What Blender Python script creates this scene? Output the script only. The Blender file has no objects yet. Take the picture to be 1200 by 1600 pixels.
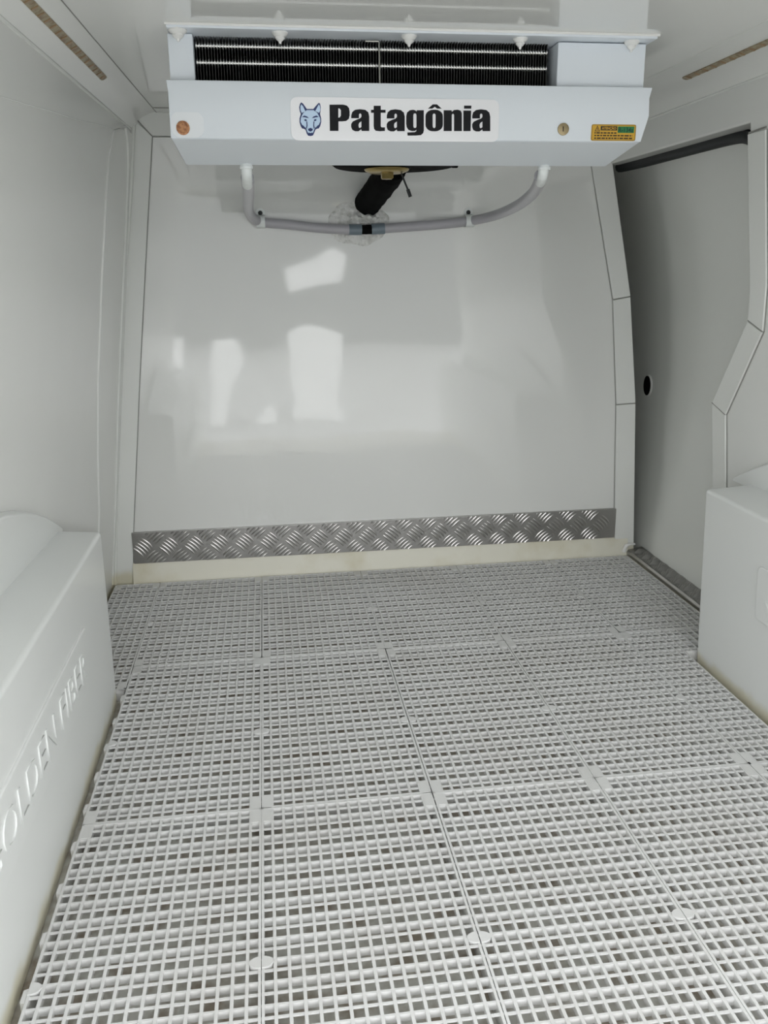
import bpy, math, random
from mathutils import Vector, Matrix, noise
random.seed(4)
scene = bpy.context.scene
COL = scene.collection

# ------------------------------------------------------------------ camera
F_PX = 1323.55                                   # focal length in pixels of the 1200x1600 frame
YAW, PITCH, ROLL = .1336, .2798, -.0120
cam_d = bpy.data.cameras.new('camera'); cam = bpy.data.objects.new('camera', cam_d); COL.objects.link(cam)
cam_d.sensor_fit = 'AUTO'; cam_d.sensor_width = 36; cam_d.lens = F_PX * 36 / 1600; cam_d.clip_start = .01
_f = Vector((math.sin(YAW) * math.cos(PITCH), math.cos(YAW) * math.cos(PITCH), -math.sin(PITCH)))
_r = Vector((math.cos(YAW), -math.sin(YAW), 0)); _u = _r.cross(_f)
_c, _s = math.cos(ROLL), math.sin(ROLL)
_r, _u = _c * _r + _s * _u, -_s * _r + _c * _u
cam.matrix_world = Matrix(((_r.x, _u.x, -_f.x, .5396), (_r.y, _u.y, -_f.y, -1.0711), (_r.z, _u.z, -_f.z, .7706), (0, 0, 0, 1)))
scene.camera = cam

# ------------------------------------------------------------------ daylight: an even overcast sky
world = bpy.data.worlds.new('overcast'); scene.world = world; world.use_nodes = True
bg = world.node_tree.nodes['Background']
bg.inputs['Color'].default_value = (.965, .98, 1.0, 1)
bg.inputs['Strength'].default_value = 5.3
# a portal over the open rear door: adds no light, only tells the renderer where the sky comes in
pl = bpy.data.lights.new('rear_opening_portal', 'AREA'); pl.shape = 'RECTANGLE'; pl.size = 1.5; pl.size_y = 1.1
pl.cycles.is_portal = True
po = bpy.data.objects.new('rear_opening_portal', pl); COL.objects.link(po)
po.location = (.81, -.99, .54); po.rotation_euler = (math.radians(90), 0, 0)
scene.cycles.max_bounces = 12; scene.cycles.diffuse_bounces = 7   # white walls: light bounces many times
vs = scene.view_settings
vs.view_transform = 'Standard'; vs.look = 'None'; vs.gamma = 1; vs.exposure = 0.0; vs.use_curve_mapping = False

# ------------------------------------------------------------------ materials
def nt(name):
    m = bpy.data.materials.new(name); m.use_nodes = True
    return m, m.node_tree.nodes, m.node_tree.links, m.node_tree.nodes['Principled BSDF']
def setp(b, col=None, rough=None, metal=None, spec=None, coat=None):
    if col is not None: b.inputs['Base Color'].default_value = (*col, 1)
    if rough is not None: b.inputs['Roughness'].default_value = rough
    if metal is not None: b.inputs['Metallic'].default_value = metal
    if spec is not None: b.inputs['Specular IOR Level'].default_value = spec
    if coat is not None: b.inputs['Coat Weight'].default_value = coat
def bump(n, l, b, scale, strength, dist=.001, detail=2):
    tc = n.new('ShaderNodeNewGeometry'); nz = n.new('ShaderNodeTexNoise'); bp = n.new('ShaderNodeBump')
    nz.inputs['Scale'].default_value = scale; nz.inputs['Detail'].default_value = detail
    bp.inputs['Strength'].default_value = strength; bp.inputs['Distance'].default_value = dist
    l.new(tc.outputs['Position'], nz.inputs['Vector']); l.new(nz.outputs['Fac'], bp.inputs['Height'])
    l.new(bp.outputs['Normal'], b.inputs['Normal'])
    return tc, nz
def plain(name, col, rough=.5, metal=0, bscale=None, bstr=.1, bdist=.001, var=None, vscale=30):
    m, n, l, b = nt(name); setp(b, col, rough, metal)
    if bscale: bump(n, l, b, bscale, bstr, bdist)
    if var:
        g = n.new('ShaderNodeNewGeometry'); nz = n.new('ShaderNodeTexNoise'); nz.inputs['Scale'].default_value = vscale; nz.inputs['Detail'].default_value = 4
        mx = n.new('ShaderNodeMix'); mx.data_type = 'RGBA'; mx.inputs['A'].default_value = (*col, 1); mx.inputs['B'].default_value = (*var, 1)
        cr = n.new('ShaderNodeMapRange'); cr.inputs['From Min'].default_value = .45; cr.inputs['From Max'].default_value = .65
        l.new(g.outputs['Position'], nz.inputs['Vector']); l.new(nz.outputs['Fac'], cr.inputs['Value'])
        l.new(cr.outputs['Result'], mx.inputs['Factor']); l.new(mx.outputs['Result'], b.inputs['Base Color'])
    return m
def gelcoat(name, col, rough, wave_scale, wave, stain_z=.0):
    """glossy white fibreglass, slightly wavy; cream grime and old sealant along the foot"""
    m, n, l, b = nt(name); setp(b, col, rough)
    g, nz = bump(n, l, b, wave_scale, wave, .002, 1)
    if stain_z > 0:
        sep = n.new('ShaderNodeSeparateXYZ'); l.new(g.outputs['Position'], sep.inputs['Vector'])
        n2 = n.new('ShaderNodeTexNoise'); n2.inputs['Scale'].default_value = 14; n2.inputs['Detail'].default_value = 5
        l.new(g.outputs['Position'], n2.inputs['Vector'])
        ad = n.new('ShaderNodeMath'); ad.operation = 'MULTIPLY_ADD'; ad.inputs[1].default_value = .05; 
        l.new(n2.outputs['Fac'], ad.inputs[0]); l.new(sep.outputs['Z'], ad.inputs[2])
        mr = n.new('ShaderNodeMapRange'); mr.inputs['From Min'].default_value = stain_z + .035; mr.inputs['From Max'].default_value = stain_z + .012
        mr.interpolation_type = 'SMOOTHSTEP'
        l.new(ad.outputs[0], mr.inputs['Value'])
        mx = n.new('ShaderNodeMix'); mx.data_type = 'RGBA'; mx.inputs['A'].default_value = (*col, 1); mx.inputs['B'].default_value = (.66, .63, .50, 1)
        l.new(mr.outputs['Result'], mx.inputs['Factor']); l.new(mx.outputs['Result'], b.inputs['Base Color'])
    return m
WHITE = (.765, .77, .745)
M = {}
M['wall'] = gelcoat('gelcoat_wall', WHITE, .16, 5, .5, .03)
M['bulk'] = gelcoat('gelcoat_bulkhead', WHITE, .045, 6, .42, .0)
M['ceil'] = gelcoat('gelcoat_ceiling', WHITE, .05, 3, .15)
M['trim'] = gelcoat('gelcoat_trim', (.76, .77, .74), .22, 9, .35, .05)
M['box'] = gelcoat('gelcoat_box', (.77, .785, .77), .28, 7, .4, .03)
M['door'] = gelcoat('gelcoat_door', (.78, .79, .755), .18, 4, .4)
M['cream'] = plain('aged_sealant', (.72, .70, .60), .45, var=(.62, .58, .44), vscale=9, bscale=60, bstr=.2)
M['seam'] = plain('seam_shadow_dirt', (.27, .27, .25), .7)  # dark lines: shadow gap of the joints painted in, with joint dirt
M['blob'] = plain('white_sealant', (.80, .80, .78), .45, bscale=160, bstr=.4)
M['floor'] = plain('worn_floor_coating', (.66, .655, .61), .6, var=(.36, .31, .25), vscale=26)
M['grid'] = plain('grid_plastic', (.67, .67, .66), .36, var=(.63, .625, .61), vscale=6)
M['paint'] = plain('painted_sheet_metal', (.74, .785, .83), .32, bscale=400, bstr=.03)
M['fin'] = plain('blackened_fins', (.022, .022, .020), .5)
M['tube'] = plain('aluminium_tube', (.85, .85, .83), .25, 1)
M['steel'] = plain('galvanised_wire', (.45, .45, .42), .4, 1)
M['black'] = plain('black_foam', (.003, .003, .003), .9); M['black'].node_tree.nodes['Principled BSDF'].inputs['Specular IOR Level'].default_value = .1
M['rubber'] = plain('black_rubber', (.010, .012, .013), .55)
M['brass'] = plain('gilt_motor_plate', (.42, .32, .13), .28, 1)
M['rust'] = plain('coppery_screw', (.50, .26, .13), .5, .6, var=(.30, .13, .07), vscale=300)
M['dullbrass'] = plain('tarnished_screw', (.36, .29, .17), .42, .9)
M['hose'] = plain('grey_vinyl_hose', (.44, .43, .46), .3)
M['sleeve'] = plain('blue_grey_sleeve', (.17, .215, .25), .35)
M['pvc'] = plain('white_pvc', (.80, .83, .82), .3)
M['foam'] = plain('expanding_foam', (.80, .80, .78), .75, var=(.60, .60, .57), vscale=70, bscale=130, bstr=1.0, bdist=.004)
M['sticker'] = plain('brushed_silver_film', (.72, .72, .73), .30, .9)
M['touchup'] = plain('touch_up_paint', (.80, .83, .86), .35)
M['ink'] = plain('black_ink', (.006, .006, .008), .35)
M['navy'] = plain('navy_ink', (.012, .028, .13), .35)
M['sky'] = plain('pale_blue_ink', (.55, .70, .88), .35)
M['yellow'] = plain('yellow_label', (.62, .36, .03), .4)
M['green'] = plain('green_ink', (.02, .20, .06), .4)
M['dkgreen'] = plain('dark_green_ink', (.003, .05, .03), .4)
M['brown'] = plain('dark_brown_ink', (.03, .015, .006), .4)
M['led'] = plain('led_board', (.34, .29, .19), .45, var=(.22, .15, .085), vscale=120)
M['chip'] = plain('led_chip', (.30, .20, .11), .4)
M['concrete'] = plain('yard_concrete', (.37, .37, .365), .85, var=(.33, .33, .325), vscale=1.5)
M['shed'] = plain('shed_cladding', (.20, .205, .205), .8)
M['reflection_white'] = plain('reflection_shape_white', (.90, .90, .89), .8)  # for the made-up yard shapes that mirror as bright patches

M['bulk'].node_tree.nodes['Principled BSDF'].inputs['IOR'].default_value = 1.85
M['ink'].node_tree.nodes['Principled BSDF'].inputs['Specular IOR Level'].default_value = .2

def alu_plate():
    m, n, l, b = nt('aluminium_tread_plate'); setp(b, (.42, .41, .395), .36, 1.0)
    g, nz = bump(n, l, b, 250, .15, .0006)
    n2 = n.new('ShaderNodeTexNoise'); n2.inputs['Scale'].default_value = 45; n2.inputs['Detail'].default_value = 6
    mr = n.new('ShaderNodeMapRange'); mr.inputs['To Min'].default_value = .24; mr.inputs['To Max'].default_value = .5
    l.new(g.outputs['Position'], n2.inputs['Vector']); l.new(n2.outputs['Fac'], mr.inputs['Value']); l.new(mr.outputs['Result'], b.inputs['Roughness'])
    return m
M['alu'] = alu_plate()
M['alubar'] = plain('aluminium_tread_bar', (.50, .49, .475), .32, 1)

# ------------------------------------------------------------------ mesh helpers
class MB:
    def __init__(s): s.v = []; s.f = []
    def add(s, vs_, fs):
        k = len(s.v); s.v += [tuple(p) for p in vs_]; s.f += [tuple(i + k for i in q) for q in fs]; return s
    def box(s, a, b):
        (x0, y0, z0), (x1, y1, z1) = a, b
        return s.add([(x0, y0, z0), (x1, y0, z0), (x1, y1, z0), (x0, y1, z0), (x0, y0, z1), (x1, y0, z1), (x1, y1, z1), (x0, y1, z1)],
                     [(0, 3, 2, 1), (4, 5, 6, 7), (0, 1, 5, 4), (1, 2, 6, 5), (2, 3, 7, 6), (3, 0, 4, 7)])
    def prism(s, a, b):
        """solid between two loops of equal length"""
        n = len(a)
        return s.add(list(a) + list(b), [tuple(range(n))[::-1], tuple(range(n, 2 * n))] + [(i, (i + 1) % n, n + (i + 1) % n, n + i) for i in range(n)])
    def tube(s, path, r, seg=12, caps=True):
        path = [Vector(p) for p in path]; rs = r if isinstance(r, (list, tuple)) else [r] * len(path)
        t0 = (path[1] - path[0]).normalized(); up = Vector((0, 0, 1)) if abs(t0.z) < .9 else Vector((1, 0, 0))
        n = t0.cross(up).normalized(); vs_ = []
        for i, p in enumerate(path):
            t = (path[min(i + 1, len(path) - 1)] - path[max(i - 1, 0)]).normalized()
            n = (n - t * n.dot(t)).normalized(); b = t.cross(n)
            for k in range(seg):
                a = 2 * math.pi * k / seg; vs_.append(p + (n * math.cos(a) + b * math.sin(a)) * rs[i])
        m = len(path); fs = [(i * seg + k, i * seg + (k + 1) % seg, (i + 1) * seg + (k + 1) % seg, (i + 1) * seg + k) for i in range(m - 1) for k in range(seg)]
        if caps: fs += [tuple(range(seg))[::-1], tuple(range((m - 1) * seg, m * seg))]
        return s.add(vs_, fs)
    def lathe(s, prof, c, axis=(0, 0, 1), seg=24):
        """prof: (radius, height along axis) pairs"""
        ax = Vector(axis).normalized(); c = Vector(c)
        e = ax.cross(Vector((1, 0, 0)) if abs(ax.x) < .9 else Vector((0, 0, 1))).normalized(); g = ax.cross(e)
        vs_ = [c + ax * h + (e * math.cos(2 * math.pi * k / seg) + g * math.sin(2 * math.pi * k / seg)) * r for r, h in prof for k in range(seg)]
        m = len(prof); fs = [(i * seg + k, i * seg + (k + 1) % seg, (i + 1) * seg + (k + 1) % seg, (i + 1) * seg + k) for i in range(m - 1) for k in range(seg)]
        fs += [tuple(range(seg))[::-1], tuple(range((m - 1) * seg, m * seg))]
        return s.add(vs_, fs)
    def slab(s, fn, nu, nv, off):
        """closed sheet: fn(u,v) front surface, back shifted by off"""
        o = Vector(off); A = [Vector(fn(i / nu, j / nv)) for j in range(nv + 1) for i in range(nu + 1)]; n = len(A); w = nu + 1
        fs = []
        for j in range(nv):
            for i in range(nu):
                q = (j * w + i, j * w + i + 1, (j + 1) * w + i + 1, (j + 1) * w + i); fs.append(q); fs.append(tuple(n + k for k in q[::-1]))
        rim = [i for i in range(w)] + [j * w + nu for j in range(1, nv + 1)] + [nv * w + i for i in range(nu - 1, -1, -1)] + [j * w for j in range(nv - 1, 0, -1)]
        for k in range(len(rim)):
            a, b = rim[k], rim[(k + 1) % len(rim)]; fs.append((b, a, n + a, n + b))
        return s.add(A + [p + o for p in A], fs)
    def build(s, name, mat, parent=None, smooth=False, bevel=0, seg=2, fix=True):
        me = bpy.data.meshes.new(name)
        if parent is None:
            xs = [p[0] for p in s.v]; ys = [p[1] for p in s.v]; zs = [p[2] for p in s.v]
            o0 = Vector(((min(xs) + max(xs)) / 2, (min(ys) + max(ys)) / 2, min(zs)))
        else: o0 = base(parent)
        me.from_pydata([tuple(Vector(p) - o0) for p in s.v], [], s.f)
        if fix:
            import bmesh
            bm = bmesh.new(); bm.from_mesh(me); bmesh.ops.recalc_face_normals(bm, faces=bm.faces); bm.to_mesh(me); bm.free()
        me.materials.append(M[mat] if isinstance(mat, str) else mat)
        if smooth: 
            me.polygons.foreach_set('use_smooth', [True] * len(me.polygons))
            me.set_sharp_from_angle(angle=math.radians(40))
        ob = bpy.data.objects.new(name, me); COL.objects.link(ob)
        if parent is None: ob.location = o0
        else: ob.parent = parent
        if bevel:
            bv = ob.modifiers.new('bevel', 'BEVEL'); bv.width = bevel; bv.segments = seg; bv.limit_method = 'ANGLE'; bv.angle_limit = math.radians(35)
            me.polygons.foreach_set('use_smooth', [True] * len(me.polygons)); 
            me.set_sharp_from_angle(angle=math.radians(35)); bv.harden_normals = True
        return ob
def base(o):
    v = Vector((0, 0, 0))
    while o is not None: v += o.location; o = o.parent
    return v
def thing(name, label, cat, loc, group=None):
    o = bpy.data.objects.new(name, None); COL.objects.link(o); o.location = loc; o.empty_display_size = .05
    return tag(o, label, cat, group)
def tag(o, label=None, cat=None, group=None):
    if label: o['label'] = label
    if cat: o['category'] = cat
    if group: o['group'] = group
    return o
def struct(o, label=None, cat=None):
    o['kind'] = 'structure'
    return tag(o, label, cat)
def flat_curve(loops, depth):
    """filled 2-D outline (outer loop plus holes) with thickness, as mesh data in its own x,y plane"""
    cu = bpy.data.curves.new('outline', 'CURVE'); cu.dimensions = '2D'; cu.fill_mode = 'BOTH'; cu.extrude = depth / 2
    for lp in loops:
        sp = cu.splines.new('POLY'); sp.points.add(len(lp) - 1); sp.use_cyclic_u = True
        for p, q in zip(sp.points, lp): p.co = (q[0], q[1], 0, 1)
    return curve_mesh(cu)
def curve_mesh(cu):
    o = bpy.data.objects.new('tmp', cu); COL.objects.link(o)
    dg = bpy.context.evaluated_depsgraph_get(); me = bpy.data.meshes.new_from_object(o.evaluated_get(dg))
    bpy.data.objects.remove(o); bpy.data.curves.remove(cu)
    return me
def place_mesh(me, name, mat, parent, fn):
    """link mesh data as a part, sending each local vertex through fn to world coordinates"""
    b0 = base(parent)
    for v in me.vertices: v.co = Vector(fn(v.co)) - b0
    me.materials.clear(); me.materials.append(M[mat]); me.name = name
    ob = bpy.data.objects.new(name, me); COL.objects.link(ob); ob.parent = parent
    return ob
def text_mesh(txt, size, depth, bold=0.0, width=None):
    cu = bpy.data.curves.new('txt', 'FONT'); cu.body = txt; cu.size = size; cu.extrude = depth / 2; cu.offset = bold; cu.resolution_u = 3
    me = curve_mesh(cu)
    xs = [v.co.x for v in me.vertices]; x0, x1 = min(xs), max(xs); k = (width / (x1 - x0)) if width else 1
    for v in me.vertices: v.co.x = (v.co.x - x0) * k
    return me
def text_size(txt, size):
    me = text_mesh(txt, size, .001); w = max(v.co.x for v in me.vertices); bpy.data.meshes.remove(me); return w
def smooth_path(pts, n=8):
    P = [Vector(p) for p in pts]; out = []
    for i in range(len(P) - 1):
        p0, p1, p2, p3 = P[max(i - 1, 0)], P[i], P[i + 1], P[min(i + 2, len(P) - 1)]
        for k in range(n):
            t = k / n
            out.append(.5 * ((2 * p1) + (p2 - p0) * t + (2 * p0 - 5 * p1 + 4 * p2 - p3) * t * t + (3 * p1 - p0 - 3 * p2 + p3) * t ** 3))
    return out + [P[-1]]
def rrect(x0, x1, y0, y1, r, n=4):
    out = []
    for cx, cy, a0 in ((x1 - r, y0 + r, -90), (x1 - r, y1 - r, 0), (x0 + r, y1 - r, 90), (x0 + r, y0 + r, 180)):
        for k in range(n + 1):
            t = math.radians(a0 + 90 * k / n); out.append((cx + r * math.cos(t), cy + r * math.sin(t)))
    return out

# ================================================================== THE VAN BODY
ZC = 1.10                 # ceiling
YR = -.95                 # rear door plane
YB = 1.0                  # bulkhead plane
def XL(z, y): return .132 + .1336 * (z - .03) - .035 * (1 - y)         # left wall leans in, widens to the rear
def XR(z, y): return 1.49 - .126 * (z - .05) + .012 * (1 - y)          # right wall
ZW = 1.068                # top of the side walls, where the cornice strip starts

struct(MB().box((-.05, YR, -.05), (1.72, 1.60, 0)).build('floor', 'floor'))

# ---- left wall
wl = struct(MB().slab(lambda u, v: (XL(v * (ZW + .03), YR + u * (YB + .04 - YR)), YR + u * (YB + .04 - YR), v * (ZW + .03)), 1, 1, (-.06, 0, 0)).build('wall_left', 'wall'))
def on_left(y, z, d): return (XL(z, y) + d, y, z)
def on_right(y, z, d): return (XR(z, y) - d, y, z)
pan = [(.999, 1.062), (.86, 1.052), (.80, 1.040), (.765, .99), (.752, .925), (.738, .75), (.733, .557), (.755, .40), (.79, .263), (.80, .0), (.999, 0)]
MB().prism([on_left(y, z, .0035) for y, z in pan], [on_left(y, z, -.004) for y, z in pan]).build('corner_panel', 'wall', wl, bevel=.0015)
bead = smooth_path([on_left(y, z, .004) for y, z in [(.90, 1.06), (.935, 1.02), (.947, .937), (.942, .75), (.938, .53), (.945, .38), (.955, .215), (.962, .03)]], 6)
MB().tube(bead, .0032, 8).build('sealant_bead', 'trim', wl, smooth=True)
crease = smooth_path([on_left(y, z, .0005) for y, z in [(.795, 1.041), (.66, 1.029), (.52, 1.014), (.381, 1.003), (.218, .988), (.10, .978)]], 5)
MB().tube(crease, .0008, 6).build('panel_seam', 'wall', wl, smooth=True)

# ---- right wall with the side-door opening
jamb = [(.405, 1.003), (.402, .73), (.41, .672), (.545, .50), (.55, .33), (.55, 0)]
poly = [(YR, 0)] + jamb[::-1] + [(1.02, 1.003), (1.02, ZW + .03), (YR, ZW + .03)]
wr = struct(MB().prism([on_right(y, z, 0) for y, z in poly], [on_right(y, z, -.042) for y, z in poly]).build('wall_right', 'wall', bevel=.004))
jo = [(.352, .985), (.352, .735), (.364, .655), (.495, .483), (.50, .33), (.50, 0)]
ji = [(.405, .985)] + jamb[1:]
for k in ((0, 1, 2), (2, 3), (3, 4, 5)):
    a = [ji[i] for i in k]; b = [jo[i] for i in k]
    if k[0] == 2: a[0] = (a[0][0] + .002, a[0][1] - .002); b[0] = (b[0][0] + .002, b[0][1] - .002)
    lp = a + b[::-1]
    MB().prism([on_right(y, z, .0045) for y, z in lp], [on_right(y, z, -.003) for y, z in lp]).build('jamb_trim', 'trim', wr, bevel=.0015)
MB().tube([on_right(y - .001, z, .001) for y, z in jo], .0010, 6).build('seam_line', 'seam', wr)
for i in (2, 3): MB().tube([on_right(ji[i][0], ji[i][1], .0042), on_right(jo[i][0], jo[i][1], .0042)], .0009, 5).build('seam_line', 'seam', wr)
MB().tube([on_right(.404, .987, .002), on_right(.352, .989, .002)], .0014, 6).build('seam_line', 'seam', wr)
# body side behind the door, so that the recess is closed
struct(MB().box((1.66, YR, -.05), (1.72, 1.60, 1.16)).build('wall_outer', 'wall'))
struct(MB().box((-.05, 1.54, 0), (1.66, 1.60, 1.16)).build('wall_cab', 'wall'))

# ---- side door seen through the opening
def door_x(z, y):
    K = [(0, 1.513), (.04, 1.516), (.12, 1.530), (.25, 1.545), (.5, 1.552), (.7, 1.535), (.85, 1.500), (.95, 1.468), (1.06, 1.425)]
    for (z0, x0), (z1, x1) in zip(K, K[1:]):
        if z <= z1: x = x0 + (x1 - x0) * (z - z0) / (z1 - z0); break
    else: x = K[-1][1]
    e = max(0, y - (.90 + .05 * math.sin(z * 3)))
    return x + .10 * e * min(1, e / .06)
dr = struct(MB().slab(lambda u, v: (door_x(.0 + v * 1.06, .30 + u * 1.22), .30 + u * 1.22, .0 + v * 1.06), 48, 30, (.03, 0, 0)).build('door_1', 'door', smooth=True))
hx, hy, hz = door_x(.455, 1.13), 1.13, .455
MB().lathe([(.0, -.001), (.030, -.001), (.031, .002), (.027, .0035), (.0, .0035)], (hx, hy, hz), (-1, .10, 0), 20).build('lock_hole_rim', 'trim', dr, smooth=True)
MB().lathe([(.0, .0032), (.0265, .0032), (.0265, .0048), (.0, .0048)], (hx, hy, hz), (-1, .10, 0), 20).build('lock_hole', 'black', dr)

# ---- ceiling, cornice strips
cp = [(.3295 - .03 * (1 - YR), YR), (1.2505 + .012 * (1 - YR), YR), (1.2503, YB + .02), (.3302, YB + .02)]
struct(MB().prism([(x, y, ZC) for x, y in cp], [(x, y, ZC + .04) for x, y in cp]).build('ceiling', 'ceil'))
def cornice(side):
    def fn(u, v):
        y = YR + u * (1.02 - YR)
        if side < 0: a = Vector((.330 - .03 * (1 - y), y, ZC + .001)); b = Vector((XL(ZW, y) - .002, y, ZW))
        else: a = Vector((1.250 + .012 * (1 - y), y, ZC + .001)); b = Vector((XR(ZW, y) + .002, y, ZW))
        p = a.lerp(b, v); p.z += .006 * math.sin(math.pi * v)
        return p
    return fn
cl, cr_ = cornice(-1), cornice(1)
o = MB().slab(cl, 8, 8, (0, 0, .05)).build('trim_1', 'wall', smooth=True); struct(o)
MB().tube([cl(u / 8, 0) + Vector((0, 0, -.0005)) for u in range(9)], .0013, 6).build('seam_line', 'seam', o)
MB().tube([cl(u / 8, 1) + Vector((.001, 0, 0)) for u in range(9)], .0035, 8).build('sealant_bead', 'trim', o, smooth=True)
o = MB().slab(cr_, 8, 8, (0, 0, .05)).build('trim_2', 'wall', smooth=True); struct(o)
MB().tube([cr_(u / 8, 0) + Vector((0, 0, -.0005)) for u in range(9)], .0015, 6).build('seam_line', 'trim', o)
MB().tube([cr_(u / 8, 1) + Vector((-.001, 0, 0)) for u in range(9)], .003, 8).build('sealant_bead', 'trim', o, smooth=True)
struct(MB().box((-.05, YR, 1.15), (1.72, 1.60, 1.19)).build('trim_roof_shell', 'wall'))

# ---- bulkhead with its edge strips
pin = [(1.320, 1.015), (1.397, .690), (1.423, .428), (1.443, .03)]
pout = [(1.372, 1.015), (1.441, .697), (1.474, .430), (1.498, .03)]
bp = [(XL(0, 1) - .02, 0), (1.498, 0), (1.474, .43), (1.441, .697), (1.369, 1.03), (1.36, 1.12), (XL(1.1, 1) - .02, 1.12)]
def bulk(u, v):
    z = v * 1.12; x0 = XL(z, 1) - .02
    K = [(0, 1.498), (.43, 1.474), (.697, 1.441), (1.03, 1.369), (1.13, 1.36)]
    for (z0, a), (z1, b) in zip(K, K[1:]):
        if z <= z1: x1 = a + (b - a) * (z - z0) / (z1 - z0); break
    return (x0 + (x1 - x0) * u, YB, z)
wf = struct(MB().slab(bulk, 1, 28, (0, .5, 0)).build('wall_front', 'bulk'))
def strip(name, a, b, y, t, mat='trim', bev=.0015):
    lp = a + b[::-1]
    return MB().prism([(x, y, z) for x, z in lp], [(x, y + t, z) for x, z in lp]).build(name, mat, wf, bevel=bev)
tl = [(.275, 1.099), (.253, .941), (.220, .735), (.191, .516), (.160, .284), (.130, .002)]
ti = [(.3135, 1.056), (.297, .941), (.268, .734), (.238, .515), (.191, .151), (.178, .002)]
strip('corner_trim', [(x - .006, z) for x, z in tl], ti, .994, .008)
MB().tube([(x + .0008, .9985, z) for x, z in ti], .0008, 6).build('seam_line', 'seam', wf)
MB().tube(smooth_path([(x + .004, .990, z) for x, z in tl], 4), .005, 8).build('sealant_bead', 'trim', wf, smooth=True)
for k in range(3):
    g = .0012
    strip('pillar_trim', [(pin[k][0], pin[k][1] - g), (pin[k + 1][0], pin[k + 1][1] + g)], [(pout[k][0], pout[k][1] - g), (pout[k + 1][0], pout[k + 1][1] + g)], .993, .009)
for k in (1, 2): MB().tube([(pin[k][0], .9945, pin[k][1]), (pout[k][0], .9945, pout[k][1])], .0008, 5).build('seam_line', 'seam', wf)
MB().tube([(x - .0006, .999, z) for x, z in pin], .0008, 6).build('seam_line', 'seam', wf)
# angled strip along the top, mitred into the corner strip
a = [(.272, .968, 1.099), (1.36, .968, 1.099), (1.36, .994, 1.056), (.3135, .994, 1.056)]
MB().prism(a, [(x, y + .012, z + .012) for x, y, z in a]).build('top_trim', 'trim', wf, bevel=.002)
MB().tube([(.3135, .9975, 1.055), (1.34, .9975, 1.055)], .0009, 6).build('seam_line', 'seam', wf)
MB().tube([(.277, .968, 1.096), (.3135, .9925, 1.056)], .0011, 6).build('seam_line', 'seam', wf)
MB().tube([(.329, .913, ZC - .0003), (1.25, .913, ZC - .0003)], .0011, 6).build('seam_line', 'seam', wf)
# cream sealed foot
prof = [(1.0, .071), (.9955, .071), (.991, .060), (.987, .042), (.983, .026), (.977, .012), (.968, 0), (1.0, 0)]
struct(MB().prism([(.182, y, z) for y, z in prof], [(1.478, y, z) for y, z in prof]).build('baseboard_front', 'cream', smooth=True))
# rear: opening framed by posts, unseen tailgate added overhead to cut steep skylight
struct(MB().prism([(.0, YR - .01, 1.10), (1.65, YR - .01, 1.10), (1.65, YR - .85, 1.36), (.0, YR - .85, 1.36)], [(.0, YR - .01, 1.16), (1.65, YR - .01, 1.16), (1.65, YR - .85, 1.42), (.0, YR - .85, 1.42)]).build('added_tailgate', 'wall', bevel=.01))
struct(MB().box((-.05, YR - .05, 1.075), (1.72, YR - .001, 1.19)).build('trim_rear', 'wall', bevel=.01))
struct(MB().box((-.05, YR - .05, -.05), (.075, YR - .001, 1.075)).build('trim_rear_post', 'wall', bevel=.01))
struct(MB().box((1.545, YR - .05, -.05), (1.72, YR - .001, 1.075)).build('trim_rear_post_2', 'wall', bevel=.01))

def rz(x0, x1, z0, z1, y): return [(x0, y, z0), (x1, y, z0), (x1, y, z1), (x0, y, z1)]
# ================================================================== yard behind the van (seen mirrored in the gloss)
yard = struct(MB().box((-14, -18, -.70), (16, -.2, -.66)).build('floor_outside', 'concrete'))
struct(MB().box((-14, -14.2, -.66), (16, -14, 2.3)).build('wall_outside', 'shed', bevel=.02))
reflection_loops = ([(.049, .135), (.284, .159), (.291, -.017), (.197, -.311), (.126, -.66), (-.006, -.66), (.008, -.305)],
         [(.705, .237), (.896, .286), (1.044, .271), (1.234, .197), (1.246, -.282), (1.207, -.66), (.775, -.66), (.84, -.391), (.744, -.087)],
         [(.365, -.66), (.40, -.60), (.485, -.50), (.56, -.56), (.62, -.66)])
for hp in reflection_loops:  # invented white shapes, outlined to mirror as bright patches in the bulkhead
    MB().prism([(x, -5, z) for x, z in hp], [(x, -5.4, z if z < -.6 else z - .03) for x, z in hp]).build('reflection_shape', 'reflection_white', yard, bevel=.02, seg=2)
for bd in ([(.728, .768), (1.005, .86), (1.183, .942), (1.28, .874), (1.24, .654), (.938, .619), (.731, .576)], [(-.379, .174), (-.217, .199), (-.226, -.074), (-.411, -.069)]):  # boards and posts added only for their bright reflection
    MB().prism([(x, -5, z) for x, z in bd], [(x, -5.05, z) for x, z in bd]).build('reflection_board', 'reflection_white', yard, bevel=.01)
    xm = sum(p[0] for p in bd) / len(bd)
    MB().box((xm - .02, -5.10, -.66), (xm + .02, -5.06, bd[0][1])).build('reflection_board_post', 'shed', yard)

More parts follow.
